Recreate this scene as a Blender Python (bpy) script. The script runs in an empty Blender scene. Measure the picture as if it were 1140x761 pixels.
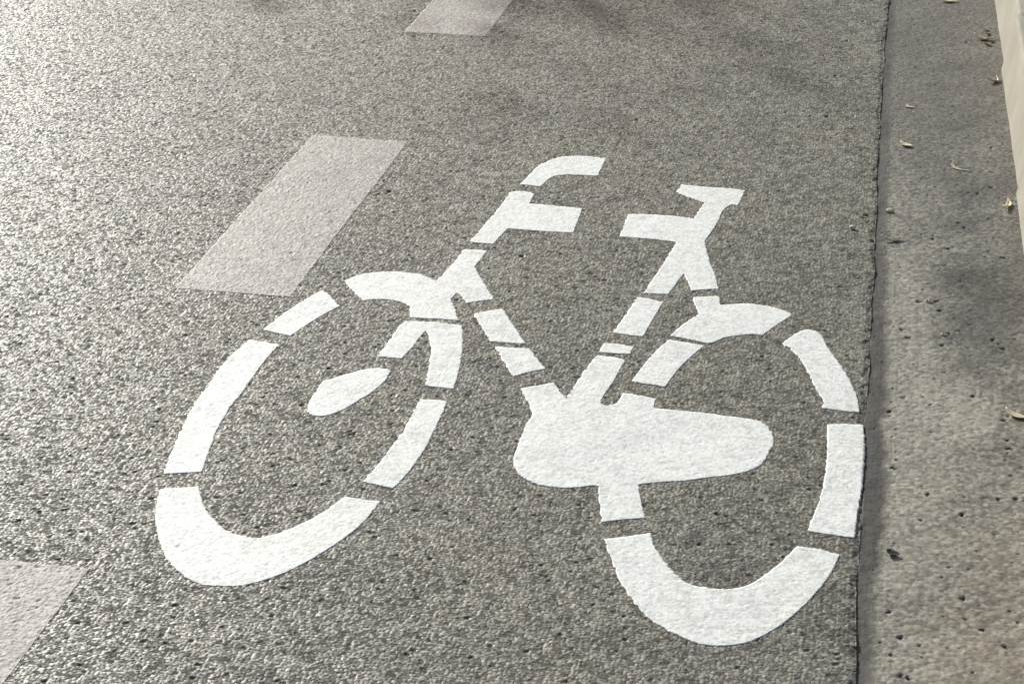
"""A bicycle symbol stencilled on a cycle lane, between a dashed lane line and a kerbside gutter.
Units are metres.  X runs across the road, Y along it, Z up; the camera stands at the origin, 1.55 m high."""
import bpy, math, random
import numpy as np

C = bpy.context.scene.collection
R = math.radians
random.seed(4)

# Outlines of the paint patches of the bicycle symbol, in metres on the road.
OUTLINES = {
 'handlebar': [(-0.7798,4.1086),(-0.7751,4.1426),(-0.7702,4.1769),(-0.7671,4.2023),(-0.764,4.2278),(-0.7593,4.2505),(-0.7522,4.2696),(-0.7438,4.2859),(-0.7344,4.3015),(-0.7241,4.3143),(-0.712,4.324),(-0.6993,4.3307),(-0.6863,4.3351),(-0.6729,4.3375),(-0.6565,4.3383),(-0.6399,4.3373),(-0.6242,4.3353),(-0.6084,4.3319),(-0.6088,4.2052),(-0.6231,4.2028),(-0.6376,4.2012),(-0.6523,4.2009),(-0.6669,4.2002),(-0.6799,4.1979),(-0.6926,4.1936),(-0.7027,4.1891),(-0.7118,4.1805),(-0.7175,4.1655),(-0.722,4.1475),(-0.7265,4.1261),(-0.73,4.1031)],
 'head_tube': [(-0.7939,4.0501),(-0.7884,4.0555),(-0.7826,4.0597),(-0.772,4.064),(-0.7606,4.0644),(-0.7486,4.0611),(-0.7358,4.0539),(-0.7351,3.9881),(-0.7237,3.9879),(-0.7123,3.9876),(-0.7009,3.9872),(-0.6894,3.9868),(-0.678,3.9862),(-0.6645,3.9854),(-0.651,3.9844),(-0.6375,3.9833),(-0.6239,3.9821),(-0.6104,3.9807),(-0.607,3.8292),(-0.6215,3.8279),(-0.636,3.8268),(-0.6506,3.8259),(-0.6651,3.8251),(-0.6798,3.8244),(-0.6946,3.8239),(-0.7095,3.8235),(-0.7245,3.8233),(-0.7395,3.8233),(-0.7545,3.8234),(-0.7677,3.728),(-0.7809,3.7265),(-0.7945,3.7266),(-0.8071,3.7281),(-0.82,3.7308),(-0.8175,3.7562),(-0.815,3.7819),(-0.8125,3.8079),(-0.81,3.8343),(-0.8075,3.8609),(-0.8049,3.886),(-0.802,3.9112),(-0.7993,3.9368),(-0.7969,3.9632),(-0.7953,3.9909),(-0.7943,4.02)],
 'fork_crown': [(-1.0313,3.4686),(-1.0253,3.4818),(-1.0187,3.4935),(-1.0113,3.5036),(-1.0013,3.5134),(-0.9905,3.5207),(-0.9791,3.5267),(-0.9676,3.5315),(-0.9557,3.5349),(-0.9435,3.5373),(-0.9311,3.539),(-0.9184,3.5396),(-0.9055,3.5387),(-0.8946,3.537),(-0.8835,3.5344),(-0.8722,3.5295),(-0.8577,3.5196),(-0.8431,3.5065),(-0.8395,3.526),(-0.8362,3.5463),(-0.8333,3.5673),(-0.8308,3.5891),(-0.8286,3.6116),(-0.8269,3.6349),(-0.8255,3.659),(-0.8245,3.684),(-0.812,3.6862),(-0.7993,3.6876),(-0.786,3.6881),(-0.7725,3.6877),(-0.7807,3.5934),(-0.7714,3.5738),(-0.7622,3.5544),(-0.7531,3.5352),(-0.744,3.5163),(-0.7344,3.4961),(-0.7248,3.4761),(-0.7153,3.4564),(-0.7058,3.4369),(-0.7153,3.433),(-0.7247,3.4285),(-0.7339,3.4235),(-0.7456,3.4161),(-0.7571,3.4077),(-0.7667,3.4243),(-0.7766,3.4402),(-0.7818,3.4479),(-0.787,3.4554),(-0.7925,3.4223),(-0.7828,3.3977),(-0.7733,3.3733),(-0.7634,3.3477),(-0.7538,3.3223),(-0.7643,3.3218),(-0.7748,3.3213),(-0.7854,3.3208),(-0.7959,3.3202),(-0.8064,3.3197),(-0.8158,3.3191),(-0.8252,3.3186),(-0.8345,3.3181),(-0.8439,3.3176),(-0.8533,3.317),(-0.8655,3.3664),(-0.8743,3.3751),(-0.8831,3.382),(-0.8924,3.3873),(-0.9015,3.3908),(-0.9129,3.3934),(-0.9238,3.3937),(-0.9344,3.3924),(-0.9453,3.3895),(-0.9557,3.3848),(-0.9655,3.3784),(-0.9763,3.3917),(-0.9871,3.4056),(-0.9979,3.4201),(-1.009,3.4356),(-1.0201,3.4518)],
 'fork_blade': [(-0.8581,3.2999),(-0.8472,3.3013),(-0.8362,3.3025),(-0.8251,3.3033),(-0.814,3.3039),(-0.8028,3.3042),(-0.791,3.3041),(-0.7793,3.3037),(-0.7674,3.303),(-0.7556,3.302),(-0.7437,3.3007),(-0.7375,3.2791),(-0.732,3.2575),(-0.7274,3.2376),(-0.7233,3.2178),(-0.7188,3.1948),(-0.7148,3.1721),(-0.7113,3.1496),(-0.7085,3.1303),(-0.7061,3.1111),(-0.704,3.0923),(-0.7022,3.0738),(-0.7005,3.0503),(-0.6994,3.0273),(-0.7081,3.0274),(-0.7167,3.0276),(-0.7254,3.0278),(-0.735,3.0281),(-0.7446,3.0284),(-0.7542,3.0288),(-0.7569,3.0522),(-0.76,3.076),(-0.7635,3.1003),(-0.7668,3.1223),(-0.7704,3.1446),(-0.775,3.1671),(-0.7825,3.1963),(-0.7917,3.2251),(-0.799,3.2437),(-0.8071,3.2618),(-0.8095,3.2495),(-0.8114,3.2368),(-0.813,3.2159),(-0.8145,3.1949),(-0.8165,3.1781),(-0.8189,3.1619),(-0.8217,3.1464),(-0.8249,3.1315),(-0.8367,3.1309),(-0.8486,3.1308),(-0.8611,3.1312),(-0.8737,3.1319),(-0.8714,3.1482),(-0.8694,3.165),(-0.8678,3.1823),(-0.8665,3.2002),(-0.8659,3.2211),(-0.8659,3.2427),(-0.8647,3.2632),(-0.862,3.2822)],
 'fork_tip': [(-0.9445,3.0096),(-0.9374,3.0173),(-0.9302,3.0251),(-0.923,3.0328),(-0.9157,3.0404),(-0.9084,3.048),(-0.9018,3.0549),(-0.8952,3.0619),(-0.8882,3.0682),(-0.8786,3.0761),(-0.8683,3.0818),(-0.8595,3.0836),(-0.8504,3.0835),(-0.8407,3.0815),(-0.8307,3.0775),(-0.8301,3.0603),(-0.8306,3.044),(-0.8322,3.029),(-0.8349,3.0153),(-0.8383,3.0026),(-0.8419,2.9903),(-0.8457,2.9783),(-0.8501,2.9671),(-0.8546,2.9563),(-0.8591,2.9457),(-0.8641,2.934),(-0.869,2.9224),(-0.8743,2.9114),(-0.8799,2.9014),(-0.8855,2.8926),(-0.8914,2.8845),(-0.8981,2.8784),(-0.9053,2.8752),(-0.9131,2.8738),(-0.9193,2.8732),(-0.9258,2.8748),(-0.9315,2.8792),(-0.9373,2.8858),(-0.9404,2.8986),(-0.9429,2.9114),(-0.9447,2.9284),(-0.945,2.9447),(-0.945,2.961),(-0.9452,2.9773),(-0.945,2.9935)],
 'fw_a': [(-1.1238,3.2061),(-1.1205,3.2238),(-1.117,3.2412),(-1.1131,3.2585),(-1.1092,3.2749),(-1.1051,3.2911),(-1.1006,3.307),(-1.096,3.3217),(-1.0911,3.3361),(-1.086,3.3503),(-1.0809,3.3646),(-1.0754,3.3802),(-1.0698,3.3958),(-1.0642,3.4115),(-1.0604,3.411),(-1.0565,3.4095),(-1.0419,3.3942),(-1.0272,3.3728),(-1.0163,3.3577),(-1.0055,3.3421),(-1.0121,3.3283),(-1.0185,3.3141),(-1.0247,3.2997),(-1.0301,3.2863),(-1.0353,3.2727),(-1.0403,3.2589),(-1.0451,3.2448),(-1.0495,3.2311),(-1.0538,3.2171),(-1.058,3.203),(-1.0619,3.1887),(-1.0723,3.1909),(-1.0829,3.1933),(-1.0935,3.1962),(-1.1035,3.1992),(-1.1136,3.2025)],
 'fw_b': [(-1.1327,3.1573),(-1.1226,3.1562),(-1.1124,3.1547),(-1.1022,3.1529),(-1.0918,3.1508),(-1.0814,3.1484),(-1.0709,3.1457),(-1.0728,3.1302),(-1.0744,3.1146),(-1.0756,3.0986),(-1.0766,3.0823),(-1.0772,3.0659),(-1.0777,3.0495),(-1.0779,3.0328),(-1.0778,3.0159),(-1.0776,2.9991),(-1.0774,2.9824),(-1.0772,2.9659),(-1.077,2.9494),(-1.0768,2.9332),(-1.0772,2.9175),(-1.0791,2.8972),(-1.0801,2.8764),(-1.0789,2.8636),(-1.0776,2.8507),(-1.0768,2.8346),(-1.0765,2.8191),(-1.0757,2.8032),(-1.0736,2.785),(-1.0707,2.7665),(-1.0675,2.748),(-1.0644,2.7297),(-1.0614,2.7112),(-1.0583,2.6929),(-1.0551,2.6747),(-1.0516,2.6563),(-1.0481,2.6381),(-1.0556,2.6359),(-1.0632,2.6337),(-1.0707,2.6314),(-1.0782,2.6291),(-1.086,2.6267),(-1.0937,2.6242),(-1.1014,2.6217),(-1.1091,2.6192),(-1.1138,2.6407),(-1.1181,2.6624),(-1.1208,2.6774),(-1.1232,2.6923),(-1.1255,2.7073),(-1.1277,2.7224),(-1.1299,2.7377),(-1.1327,2.7557),(-1.1355,2.774),(-1.1382,2.7924),(-1.1406,2.8108),(-1.1428,2.8292),(-1.1443,2.8452),(-1.1457,2.8612),(-1.1468,2.8771),(-1.1476,2.893),(-1.1482,2.9087),(-1.1484,2.925),(-1.1483,2.9411),(-1.148,2.9571),(-1.1472,2.9729),(-1.1462,2.9885),(-1.1485,2.9037),(-1.1494,2.9243),(-1.15,2.9449),(-1.1504,2.9654),(-1.1504,2.9859),(-1.1502,3.0063),(-1.1499,3.0245),(-1.1495,3.0427),(-1.1487,3.0608),(-1.1475,3.0785),(-1.1457,3.0957),(-1.1432,3.1119),(-1.1402,3.1276),(-1.1368,3.1427)],
 'fw_c': [(-1.0959,2.5695),(-1.0883,2.5717),(-1.0808,2.574),(-1.0733,2.5765),(-1.0658,2.5792),(-1.0586,2.5819),(-1.0514,2.5847),(-1.0442,2.5877),(-1.0371,2.5908),(-1.0291,2.5741),(-1.0208,2.5578),(-1.0135,2.544),(-1.0059,2.5306),(-0.998,2.5181),(-0.9887,2.5056),(-0.979,2.4944),(-0.9693,2.4842),(-0.9604,2.4755),(-0.9516,2.4676),(-0.9428,2.4612),(-0.9328,2.4561),(-0.923,2.453),(-0.9135,2.4509),(-0.9018,2.4485),(-0.8907,2.4484),(-0.884,2.4507),(-0.8778,2.4545),(-0.8721,2.4592),(-0.8664,2.4642),(-0.8606,2.4695),(-0.855,2.4754),(-0.8496,2.4818),(-0.8444,2.4884),(-0.8393,2.4953),(-0.8334,2.5038),(-0.8276,2.5126),(-0.8221,2.5219),(-0.8169,2.5317),(-0.8127,2.5402),(-0.8087,2.549),(-0.8048,2.5581),(-0.8011,2.5674),(-0.7968,2.5789),(-0.7926,2.5908),(-0.7886,2.603),(-0.7784,2.6027),(-0.7683,2.6022),(-0.758,2.6016),(-0.7478,2.6007),(-0.7375,2.5998),(-0.7272,2.5987),(-0.7289,2.5816),(-0.7309,2.5651),(-0.7334,2.5493),(-0.7362,2.5341),(-0.7395,2.5194),(-0.7429,2.5066),(-0.7467,2.4943),(-0.7508,2.4825),(-0.7551,2.4711),(-0.7594,2.46),(-0.7636,2.4498),(-0.7679,2.4399),(-0.7724,2.4303),(-0.7769,2.421),(-0.7815,2.4118),(-0.7865,2.4023),(-0.7914,2.3931),(-0.7965,2.3841),(-0.8018,2.3755),(-0.8073,2.3673),(-0.8127,2.3601),(-0.8183,2.3532),(-0.824,2.3467),(-0.8299,2.3405),(-0.836,2.3347),(-0.843,2.3283),(-0.8501,2.3223),(-0.8574,2.3168),(-0.8651,2.3121),(-0.8731,2.3084),(-0.8803,2.3061),(-0.8876,2.3046),(-0.8952,2.3035),(-0.9028,2.3026),(-0.9118,2.3013),(-0.921,2.3005),(-0.9306,2.3016),(-0.9392,2.3045),(-0.9479,2.3087),(-0.9568,2.3141),(-0.9658,2.3203),(-0.9739,2.3266),(-0.982,2.3335),(-0.9901,2.3413),(-0.9981,2.3498),(-1.0084,2.3623),(-1.0184,2.376),(-1.0279,2.3907),(-1.0349,2.4025),(-1.0415,2.4149),(-1.0479,2.4277),(-1.0541,2.4406),(-1.0612,2.4555),(-1.0681,2.4707),(-1.0745,2.4863),(-1.0802,2.5022),(-1.0853,2.5183),(-1.0897,2.5345),(-1.0933,2.5521)],
 'fw_d': [(-0.7507,2.9743),(-0.7385,2.9756),(-0.7263,2.9763),(-0.7174,2.9765),(-0.7084,2.9764),(-0.6994,2.9761),(-0.6984,2.9572),(-0.6976,2.9387),(-0.6969,2.9204),(-0.6964,2.9014),(-0.6962,2.8827),(-0.696,2.8643),(-0.6961,2.8481),(-0.6962,2.8322),(-0.6965,2.8166),(-0.6971,2.8012),(-0.6979,2.7853),(-0.6991,2.7697),(-0.7004,2.7545),(-0.7018,2.7395),(-0.7033,2.723),(-0.7051,2.7068),(-0.7073,2.6912),(-0.7101,2.6758),(-0.7134,2.6611),(-0.7171,2.647),(-0.7264,2.6486),(-0.7357,2.6504),(-0.7451,2.6522),(-0.7545,2.6543),(-0.764,2.6566),(-0.7736,2.6589),(-0.7708,2.6726),(-0.7683,2.6866),(-0.7659,2.7009),(-0.7636,2.7155),(-0.7617,2.7298),(-0.76,2.7444),(-0.7584,2.7594),(-0.7569,2.7745),(-0.7555,2.7898),(-0.7541,2.8039),(-0.7527,2.8181),(-0.7514,2.8325),(-0.7504,2.8472),(-0.7498,2.8624),(-0.7498,2.8822),(-0.7502,2.9026),(-0.7506,2.9232),(-0.7507,2.9401),(-0.7507,2.9571)],
 'dt_a': [(-0.7331,3.3575),(-0.7242,3.3653),(-0.7152,3.3725),(-0.706,3.3793),(-0.6974,3.3851),(-0.6886,3.3905),(-0.6798,3.3955),(-0.6703,3.3766),(-0.661,3.3579),(-0.6518,3.3394),(-0.6426,3.321),(-0.6326,3.3009),(-0.6228,3.281),(-0.613,3.2613),(-0.6033,3.2418),(-0.6125,3.2416),(-0.6217,3.2413),(-0.631,3.2411),(-0.6402,3.2408),(-0.651,3.2404),(-0.6619,3.24),(-0.6728,3.2396),(-0.6826,3.2592),(-0.6926,3.2788),(-0.7027,3.2987),(-0.7127,3.3182),(-0.7228,3.3378)],
 'dt_b': [(-0.6606,3.2184),(-0.6517,3.2187),(-0.6429,3.2191),(-0.6341,3.2196),(-0.6253,3.2202),(-0.6146,3.2211),(-0.604,3.2221),(-0.5934,3.2234),(-0.5848,3.2072),(-0.5762,3.1915),(-0.5675,3.1763),(-0.5569,3.1584),(-0.5463,3.1412),(-0.554,3.1367),(-0.5616,3.1318),(-0.5691,3.1265),(-0.5764,3.1209),(-0.5847,3.114),(-0.5929,3.1067),(-0.6009,3.0989),(-0.6104,3.117),(-0.62,3.1354),(-0.6296,3.1543),(-0.6373,3.1699),(-0.6451,3.1858),(-0.6528,3.202)],
 'crank': [(-0.5781,3.0524),(-0.5687,3.0577),(-0.5594,3.0632),(-0.5501,3.0691),(-0.5408,3.0753),(-0.5316,3.0818),(-0.5224,3.0886),(-0.5132,3.0717),(-0.5041,3.0548),(-0.4965,3.0402),(-0.4889,3.0257),(-0.4869,3.0457),(-0.4846,3.0658),(-0.4821,3.0859),(-0.4794,3.1059),(-0.4765,3.126),(-0.4736,3.1443),(-0.4705,3.1625),(-0.4673,3.1807),(-0.4639,3.1989),(-0.4603,3.217),(-0.4505,3.2169),(-0.4408,3.2162),(-0.4309,3.2148),(-0.4222,3.213),(-0.4133,3.2108),(-0.4045,3.208),(-0.406,3.1898),(-0.4076,3.1718),(-0.4093,3.154),(-0.4111,3.1365),(-0.4129,3.1193),(-0.4152,3.1019),(-0.4178,3.0849),(-0.4204,3.0681),(-0.4226,3.0511),(-0.4242,3.0337),(-0.4246,3.0269),(-0.425,3.02),(-0.4216,3.0172),(-0.4181,3.0151),(-0.4094,3.0132),(-0.4012,3.0169),(-0.3935,3.0262),(-0.3892,3.0679),(-0.3795,3.0673),(-0.3698,3.0662),(-0.3601,3.0644),(-0.3492,3.0618),(-0.3382,3.0585),(-0.3272,3.0544),(-0.3258,3.017),(-0.3166,3.0175),(-0.3074,3.0179),(-0.2982,3.0182),(-0.289,3.0184),(-0.2798,3.0185),(-0.2702,3.0184),(-0.2606,3.0183),(-0.251,3.0181),(-0.2414,3.0177),(-0.2318,3.0172),(-0.2218,3.0164),(-0.2118,3.0155),(-0.2019,3.0145),(-0.1919,3.0135),(-0.1813,3.0127),(-0.1707,3.012),(-0.1601,3.011),(-0.1543,3.0104),(-0.1484,3.0095),(-0.1403,3.0079),(-0.1323,3.004),(-0.1242,2.9951),(-0.1171,2.9828),(-0.111,2.9659),(-0.1069,2.9467),(-0.1053,2.9263),(-0.1061,2.9054),(-0.1095,2.9128),(-0.11,2.8981),(-0.1113,2.8839),(-0.1147,2.8638),(-0.1199,2.8461),(-0.1264,2.8338),(-0.134,2.8246),(-0.142,2.8165),(-0.1488,2.8104),(-0.1558,2.8054),(-0.163,2.8011),(-0.1701,2.797),(-0.179,2.7927),(-0.188,2.7892),(-0.197,2.7859),(-0.206,2.7823),(-0.214,2.7784),(-0.2219,2.7744),(-0.2299,2.7704),(-0.2379,2.7668),(-0.2457,2.7639),(-0.2536,2.7615),(-0.2615,2.7593),(-0.2695,2.757),(-0.2774,2.7545),(-0.2854,2.7516),(-0.2933,2.7487),(-0.3013,2.7456),(-0.3092,2.7424),(-0.3171,2.7391),(-0.3134,2.72),(-0.3095,2.7013),(-0.3063,2.6866),(-0.3029,2.6721),(-0.2993,2.6579),(-0.2957,2.6438),(-0.2919,2.63),(-0.3004,2.6277),(-0.3089,2.6251),(-0.3173,2.6223),(-0.3257,2.6192),(-0.3341,2.6158),(-0.3424,2.6122),(-0.3507,2.6083),(-0.3588,2.6042),(-0.3633,2.6223),(-0.3675,2.6407),(-0.3715,2.6595),(-0.3753,2.6785),(-0.3788,2.6977),(-0.3821,2.7173),(-0.387,2.7189),(-0.3918,2.7192),(-0.3982,2.7165),(-0.4044,2.7125),(-0.4135,2.7086),(-0.4226,2.7053),(-0.4319,2.7027),(-0.4414,2.701),(-0.451,2.7004),(-0.4611,2.7007),(-0.4714,2.702),(-0.4818,2.7051),(-0.4918,2.7096),(-0.5019,2.7157),(-0.5118,2.7246),(-0.5228,2.7382),(-0.5322,2.7559),(-0.5373,2.7745),(-0.5404,2.7942),(-0.5419,2.8108),(-0.542,2.8271),(-0.5416,2.8434),(-0.5413,2.8598),(-0.5415,2.8769),(-0.5416,2.894),(-0.541,2.9108),(-0.5392,2.9312),(-0.5364,2.9508),(-0.5428,2.9691),(-0.5495,2.9871),(-0.5566,3.0049),(-0.5635,3.021),(-0.5707,3.0368)],
 'st_a': [(-0.4219,3.5043),(-0.4084,3.5022),(-0.3949,3.4993),(-0.3852,3.4967),(-0.3755,3.4937),(-0.3658,3.4902),(-0.3681,3.4702),(-0.3704,3.4502),(-0.3726,3.4305),(-0.3748,3.4109),(-0.3775,3.3874),(-0.38,3.3642),(-0.3825,3.3412),(-0.385,3.3184),(-0.3952,3.3185),(-0.4054,3.319),(-0.4156,3.3198),(-0.426,3.3209),(-0.4364,3.3224),(-0.4468,3.3242),(-0.4429,3.345),(-0.4393,3.3663),(-0.4358,3.3882),(-0.4326,3.4106),(-0.4296,3.4332),(-0.4268,3.4563),(-0.4242,3.48)],
 'st_b': [(-0.4546,3.2738),(-0.4453,3.2744),(-0.436,3.2745),(-0.4266,3.2742),(-0.4167,3.2732),(-0.4067,3.2718),(-0.3967,3.2698),(-0.3996,3.2339),(-0.4095,3.2336),(-0.4194,3.2333),(-0.4293,3.2331),(-0.4393,3.2328),(-0.4492,3.2326),(-0.4592,3.2323)],
 'saddle': [(-0.4068,4.1827),(-0.3963,4.1826),(-0.3858,4.1822),(-0.3726,4.1812),(-0.3594,4.1796),(-0.3463,4.178),(-0.3332,4.1773),(-0.3194,4.178),(-0.3056,4.1793),(-0.2918,4.1793),(-0.2799,4.1776),(-0.2679,4.1749),(-0.2559,4.1712),(-0.257,4.146),(-0.2586,4.1217),(-0.2611,4.095),(-0.2644,4.0695),(-0.2711,4.0746),(-0.2775,4.0742),(-0.283,4.0678),(-0.2877,4.0578),(-0.2938,4.0344),(-0.2966,4.0046),(-0.2982,3.9728),(-0.3007,3.943),(-0.3043,3.9163),(-0.308,3.8901),(-0.312,3.8644),(-0.3161,3.8394),(-0.312,3.8137),(-0.3076,3.7886),(-0.303,3.7641),(-0.2981,3.7401),(-0.2924,3.716),(-0.2864,3.6927),(-0.2804,3.6697),(-0.275,3.6463),(-0.2704,3.6235),(-0.2663,3.6006),(-0.2625,3.5777),(-0.2754,3.5737),(-0.2882,3.5693),(-0.2977,3.5657),(-0.3072,3.5619),(-0.3166,3.5579),(-0.3222,3.5825),(-0.3287,3.606),(-0.335,3.6249),(-0.342,3.6429),(-0.3467,3.613),(-0.3516,3.5838),(-0.3564,3.5564),(-0.3613,3.5296),(-0.3737,3.5291),(-0.3862,3.5282),(-0.399,3.527),(-0.4118,3.5255),(-0.4088,3.5468),(-0.4058,3.5683),(-0.4028,3.5901),(-0.3999,3.6122),(-0.397,3.6346),(-0.3926,3.6696),(-0.3883,3.7054),(-0.384,3.7419),(-0.3799,3.7792),(-0.3758,3.8172),(-0.3866,3.8189),(-0.3975,3.8204),(-0.4083,3.8217),(-0.4192,3.8228),(-0.4301,3.8237),(-0.4446,3.8247),(-0.4592,3.8254),(-0.4737,3.8257),(-0.4882,3.8258),(-0.5027,3.8255),(-0.5028,3.8575),(-0.5029,3.89),(-0.5031,3.9277),(-0.5034,3.9661),(-0.4906,3.9686),(-0.4777,3.9706),(-0.4648,3.9723),(-0.4519,3.9736),(-0.4389,3.9744),(-0.4221,3.9749),(-0.4052,3.9746),(-0.3884,3.9737),(-0.3715,3.9721),(-0.3546,3.9698),(-0.341,4.0734),(-0.3529,4.0812),(-0.3649,4.0896),(-0.3769,4.0986),(-0.3886,4.1081),(-0.4004,4.1181),(-0.4122,4.1288)],
 'rear_mudguard': [(-0.3097,3.5253),(-0.2966,3.5304),(-0.2835,3.535),(-0.2704,3.539),(-0.2571,3.5424),(-0.2508,3.4984),(-0.2415,3.5024),(-0.2321,3.5061),(-0.2227,3.5094),(-0.2096,3.5138),(-0.1965,3.5168),(-0.186,3.517),(-0.1755,3.5159),(-0.165,3.5139),(-0.1544,3.5116),(-0.1437,3.5084),(-0.1332,3.5034),(-0.1234,3.4968),(-0.1138,3.4887),(-0.1044,3.4792),(-0.1112,3.4652),(-0.1179,3.4512),(-0.1246,3.4372),(-0.131,3.4236),(-0.1373,3.4099),(-0.1436,3.3962),(-0.1501,3.3818),(-0.1566,3.3674),(-0.1664,3.3691),(-0.1761,3.3688),(-0.186,3.366),(-0.1957,3.3612),(-0.2052,3.3558),(-0.2177,3.3493),(-0.2297,3.3407),(-0.2401,3.326),(-0.2507,3.3128),(-0.2606,3.3099),(-0.271,3.3122),(-0.2817,3.3165),(-0.2923,3.3202),(-0.3025,3.3225),(-0.3127,3.3251),(-0.3229,3.3279),(-0.3332,3.3309),(-0.3285,3.3471),(-0.3235,3.3629),(-0.3181,3.3781),(-0.3116,3.3949),(-0.3047,3.411),(-0.2974,3.4263),(-0.2897,3.4409),(-0.2955,3.4628),(-0.3009,3.4852),(-0.3054,3.505)],
 'rw_a': [(-0.3345,3.312),(-0.3228,3.3105),(-0.3111,3.3087),(-0.2994,3.3064),(-0.2903,3.3044),(-0.2813,3.3022),(-0.2723,3.2998),(-0.2633,3.2971),(-0.2693,3.282),(-0.2751,3.2668),(-0.2807,3.2513),(-0.2868,3.2342),(-0.2927,3.2168),(-0.2981,3.1986),(-0.3021,3.1822),(-0.3057,3.1654),(-0.309,3.1484),(-0.3129,3.1275),(-0.3164,3.1065),(-0.3269,3.1086),(-0.3375,3.1106),(-0.348,3.1125),(-0.3589,3.1143),(-0.3699,3.1159),(-0.3808,3.1174),(-0.3774,3.1411),(-0.3734,3.1646),(-0.3696,3.1843),(-0.3654,3.2037),(-0.3608,3.2228),(-0.3559,3.2417),(-0.351,3.2597),(-0.3458,3.2774),(-0.3403,3.2948)],
 'rw_b': [(-0.1173,3.3357),(-0.1087,3.3571),(-0.0993,3.3765),(-0.0925,3.3892),(-0.0853,3.4009),(-0.0774,3.4091),(-0.069,3.413),(-0.0604,3.4124),(-0.0546,3.4082),(-0.0491,3.4019),(-0.0424,3.3888),(-0.037,3.3718),(-0.0322,3.3533),(-0.0271,3.3359),(-0.02,3.3155),(-0.0129,3.2953),(-0.006,3.2751),(0.0004,3.2554),(0.0066,3.2356),(0.0125,3.2157),(0.0173,3.1996),(0.022,3.1833),(0.0261,3.1667),(0.0298,3.1493),(0.0331,3.1316),(0.0356,3.1136),(0.0375,3.0939),(0.0386,3.074),(0.0293,3.0729),(0.02,3.0724),(0.0107,3.0724),(0.0014,3.0729),(-0.009,3.0741),(-0.0193,3.076),(-0.0296,3.0785),(-0.0253,3.0972),(-0.0287,3.1103),(-0.0324,3.123),(-0.037,3.1359),(-0.0416,3.1488),(-0.0469,3.1676),(-0.0516,3.1874),(-0.0566,3.2071),(-0.0627,3.2289),(-0.0692,3.2506),(-0.0765,3.2712),(-0.0855,3.2932),(-0.0956,3.3125),(-0.106,3.326)],
 'rw_c': [(-0.0159,3.0154),(-0.0057,3.0185),(0.0045,3.0211),(0.0148,3.0231),(0.0251,3.0245),(0.0354,3.0254),(0.0457,3.0257),(0.0476,3.0067),(0.049,2.9878),(0.0502,2.9689),(0.051,2.9497),(0.0514,2.9306),(0.0516,2.9117),(0.0514,2.8901),(0.051,2.8687),(0.0508,2.8527),(0.0505,2.8368),(0.0502,2.821),(0.0498,2.8053),(0.0493,2.7898),(0.0486,2.7744),(0.0478,2.759),(0.047,2.7439),(0.0462,2.7288),(0.0454,2.7139),(0.0447,2.6973),(0.044,2.6809),(0.0433,2.6647),(0.0426,2.6486),(0.042,2.6327),(0.0346,2.6331),(0.0273,2.6336),(0.0199,2.6341),(0.0125,2.6347),(0.0051,2.6354),(-0.0023,2.6361),(-0.0097,2.6369),(-0.0172,2.6377),(-0.0246,2.6386),(-0.0321,2.6396),(-0.0295,2.6564),(-0.0271,2.6734),(-0.0247,2.6907),(-0.0226,2.7063),(-0.0206,2.7222),(-0.0186,2.7382),(-0.0169,2.7545),(-0.0154,2.7711),(-0.0141,2.7879),(-0.013,2.8049),(-0.0121,2.8221),(-0.0115,2.8396),(-0.0113,2.8561),(-0.0113,2.8727),(-0.0116,2.8895),(-0.012,2.9064),(-0.0124,2.9235),(-0.0129,2.9415),(-0.0135,2.9597),(-0.0142,2.9781),(-0.015,2.9967)],
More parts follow.
